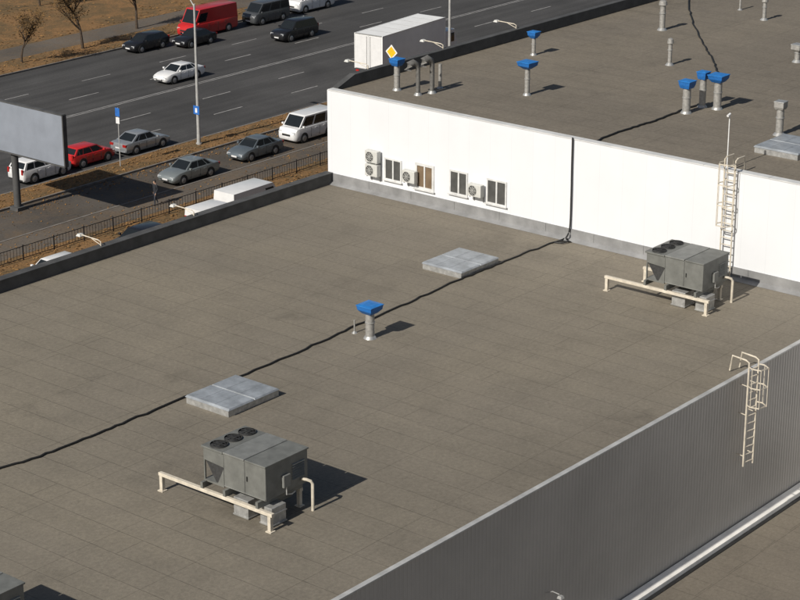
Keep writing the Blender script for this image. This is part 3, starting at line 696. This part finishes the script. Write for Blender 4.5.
MB().box(-.06, -.036, -.22, .22, hh-.62, hh-.02).build('plate', m_signb, t); MB().box(-.062, -.037, -.18, .18, hh-1.15, hh-.7).build('lower_plate', m_signw, t)
q = WY(392, 52, 104.4); t = thing('priority_road_sign', 'yellow diamond road sign with white border before the truck', 'sign', (q.x, 104.4, .1))
MB().tube([(0, 0, 0), (0, 0, q.z+.4)], .04, 8).build('post', m_pole, t)
def diamond(r, x0, x1, zc): 
    return MB().add([(x0, 0, zc-r), (x0, r, zc), (x0, 0, zc+r), (x0, -r, zc), (x1, 0, zc-r), (x1, r, zc), (x1, 0, zc+r), (x1, -r, zc)], [(0, 1, 2, 3), (7, 6, 5, 4), (0, 4, 5, 1), (1, 5, 6, 2), (2, 6, 7, 3), (3, 7, 4, 0)])
ps = diamond(.62, -.07, -.045, q.z-.1).build('plate', m_signw, t); diamond(.47, -.08, -.06, q.z-.1).build('yellow_centre', m_signy, ps)
# billboard seen from behind
p = G(14, 211); X = p.x; t = thing('billboard', 'big blank grey billboard on a single dark pole at left', 'billboard', (X, p.y, .0))
d = ray(65, 140); k_ = X/d.x; yr = d.y*k_-p.y
zt_ = WX(65, 116, X).z; zb_ = WX(65, 166, X).z
MB().box(-.12, .12, yr, yr+8.4, zb_, zt_).build('panel', m_bill, t, bevel=.02)
fr = MB()
for yy in (yr, yr+8.4): fr.box(-.16, .16, yy-.05, yy+.05, zb_-.05, zt_+.05)
fr.box(-.16, .16, yr, yr+8.4, zt_+.002, zt_+.08).box(-.16, .16, yr, yr+8.4, zb_-.08, zb_-.002).build('frame', m_par, t)
MB().tube([(.35, 0, 0), (.35, 0, zt_-.5)], .24, 14).box(.0, .7, -.4, .4, 0, .25).build('pole', m_par, t, smooth=True)
MB().bar((.2, yr+.5, (zb_+zt_)/2), (.2, yr+7.9, (zb_+zt_)/2), .15).build('cross_beam', m_par, t)
# railing
t = thing('railing', 'long low black railing along the pavement edge', 'fence', (0, 93.6, .12))
for i in range(26):
    x = 60+i*2.5
    MB().box(x-.03, x+.03, -.03, .03, 0, 1.0).build('post', m_fence, t)
    b = MB().box(x+.03, x+2.47, -.015, .015, .88, .92).box(x+.03, x+2.47, -.015, .015, .12, .16)
    for k in range(1, 10): b.box(x+k*.25-.009, x+k*.25+.009, -.009, .009, .16, .88)
    b.build('panel', m_fence, t)

# ------------------------------------------------------------------ person walking
def person(x, y, rz):
    J = [((0,0,.97),.12),((.01,0,1.14),.125),((.02,0,1.36),.145),((.025,0,1.5),.058),((.045,0,1.58),.085),((.045,0,1.69),.085),((.135,0,1.6),.016)]
    E = [(0,1),(1,2),(2,3),(3,4),(4,5),(4,6)]
    def chain(start, pts):
        pr = start
        for c, r in pts: J.append((c, r)); E.append((pr, len(J)-1)); pr = len(J)-1
        return pr
    palms = []
    for s, sw in ((1, .14), (-1, -.16)):
        k = chain(2, [((.02, s*.19, 1.41), .066), ((sw*.3-.03, s*.24, 1.14), .05), ((sw+.05, s*.25, .91), .034), ((sw+.08, s*.25, .84), .034)])
        px, py, pz = J[k][0]; palms.append(J[k][0])
        for i, dx in enumerate((-.03, -.01, .01, .03)):
            l = (.06, .075, .08, .07)[i]
            chain(k, [((px+dx, py, pz-.05), .009), ((px+dx+.01, py-s*.01, pz-.05-l*.6), .008), ((px+dx+.02, py-s*.02, pz-.05-l), .007)])
        chain(k, [((px+.05, py-s*.02, pz-.0), .010), ((px+.07, py-s*.03, pz-.04), .009)])
    chain(0, [((.01,.09,.9),.095),((.17,.1,.51),.066),((.17,.1,.1),.045),((.31,.11,.045),.042)])
    chain(0, [((-.01,-.09,.9),.095),((-.06,-.1,.5),.066),((-.30,-.1,.15),.045),((-.22,-.11,.045),.042)])
    me = bpy.data.meshes.new('tmp'); me.from_pydata([j[0] for j in J], E, []); o = bpy.data.objects.new('tmp', me); COL.objects.link(o)
    sk = o.modifiers.new('skin', 'SKIN'); sk.use_smooth_shade = True
    for i, j in enumerate(J): me.skin_vertices[0].data[i].radius = (j[1], j[1])
    me.skin_vertices[0].data[0].use_root = True
    ss = o.modifiers.new('sub', 'SUBSURF'); ss.levels = 1; ss.render_levels = 1
    dg = bpy.context.evaluated_depsgraph_get(); dg.update()
    m2 = bpy.data.meshes.new_from_object(o.evaluated_get(dg)); bpy.data.objects.remove(o)
    m2.name = 'person'; m2.materials.clear()
    for c in (M('jacket', (.02, .022, .028), .8), M('trousers', (.03, .035, .05), .8), M('skin', (.45, .28, .2), .6), M('shoes', (.06, .05, .05), .6)): m2.materials.append(c)
    for f in m2.polygons:
        c = f.center; f.use_smooth = True
        if c.z > 1.49 or any((c-Vector(q)).length < .15 and c.z < .9 for q in palms): f.material_index = 2
        elif c.z < .11 and (c.x > .1 or c.x < -.1): f.material_index = 3
        elif c.z < .93 and abs(c.y) < .2: f.material_index = 1
        else: f.material_index = 0
    po = bpy.data.objects.new('person', m2); COL.objects.link(po); po.location = (x, y, .12); po.rotation_euler = (0, 0, rz)
    tag(po, 'person in dark jacket and trousers walking along the pavement', 'person')
    h = MB(); vs = []; fs = []; n = 12
    for i in range(6):
        th = i/5*R(105)
        for k in range(n):
            a = 2*math.pi*k/n; tt = th*(1.0 if abs((a+math.pi) % (2*math.pi)-math.pi) > 1.0 else .62)
            vs.append((.035+.112*math.sin(tt)*math.cos(a), .105*math.sin(tt)*math.sin(a), 1.66+.125*math.cos(tt)))
    for i in range(5):
        for k in range(n): fs.append((i*n+k, (i+1)*n+k, (i+1)*n+(k+1) % n, i*n+(k+1) % n))
    h.add(vs, fs).build('hair', m_dark, po, smooth=True)
person(90.8, 95.7, R(180))

# ------------------------------------------------------------------ trees
def tree(u, v, h, label, seed, nleaf):
    rnd = random.Random(seed); p = G(u, v)
    t = thing('autumn_tree', label, 'tree', (p.x, p.y, .1), 0, 'sparse autumn trees on the far grass')
    b = MB(); ends = []
    def grow(p, d, ln, r, lv):
        pts = [p]; q = p
        for i in range(4):
            d = (d+Vector((rnd.uniform(-.16, .16), rnd.uniform(-.16, .16), rnd.uniform(-.02, .12)))).normalized(); q = q+d*ln/4; pts.append(q)
        b.tube(pts, [r, r*.85, r*.7, r*.6, r*.45], 7 if lv < 2 else 4)
        if lv >= 2: ends.extend(pts[2:])
        if lv >= 3: return
        for i in range((6, 5, 4)[lv]):
            a = rnd.uniform(0, 6.28); k = rnd.choice((1, 2, 3, 4, 4)) if lv else rnd.choice((2, 3, 4, 4))
            up = rnd.uniform(.35, 1.0); nd = (Vector((math.cos(a), math.sin(a), up))*.75+d*.45).normalized()
            grow(pts[k], nd, ln*rnd.uniform(.5, .72), r*.5*(1 if k < 4 else .8), lv+1)
    grow(Vector((0, 0, 0)), Vector((0, 0, 1)), h*.42, h*.018, 0)
    b.build('trunk', m_bark, t, smooth=True)
    c = MB()
    for _ in range(nleaf):
        e = rnd.choice(ends)+Vector((rnd.gauss(0, .16), rnd.gauss(0, .16), rnd.gauss(0, .16))); s = rnd.uniform(.04, .10)
        x = Vector((rnd.uniform(-1, 1), rnd.uniform(-1, 1), rnd.uniform(-1, 1))).normalized(); y = x.orthogonal().normalized()
        c.add([e-x*s, e+y*s*.6, e+x*s, e-y*s*.6], [(0, 1, 2, 3)])
    c.build('crown', m_leaf, t)
tree(83, 50, 8.0, 'sparse brown autumn tree standing left of the black hatchback', 3, 3000)
tree(137, 30, 8.0, 'sparse brown autumn tree behind the black hatchback', 5, 2800)
tree(22, 64, 6.0, 'small leafless looking tree at far left', 9, 1500)
tree(40, 8, 6.5, 'brown autumn tree at the top edge, farthest left', 12, 2000)
tree(196, -4, 7.0, 'brown autumn tree at the top edge behind red van', 15, 2000)
print('done', len(bpy.data.objects))
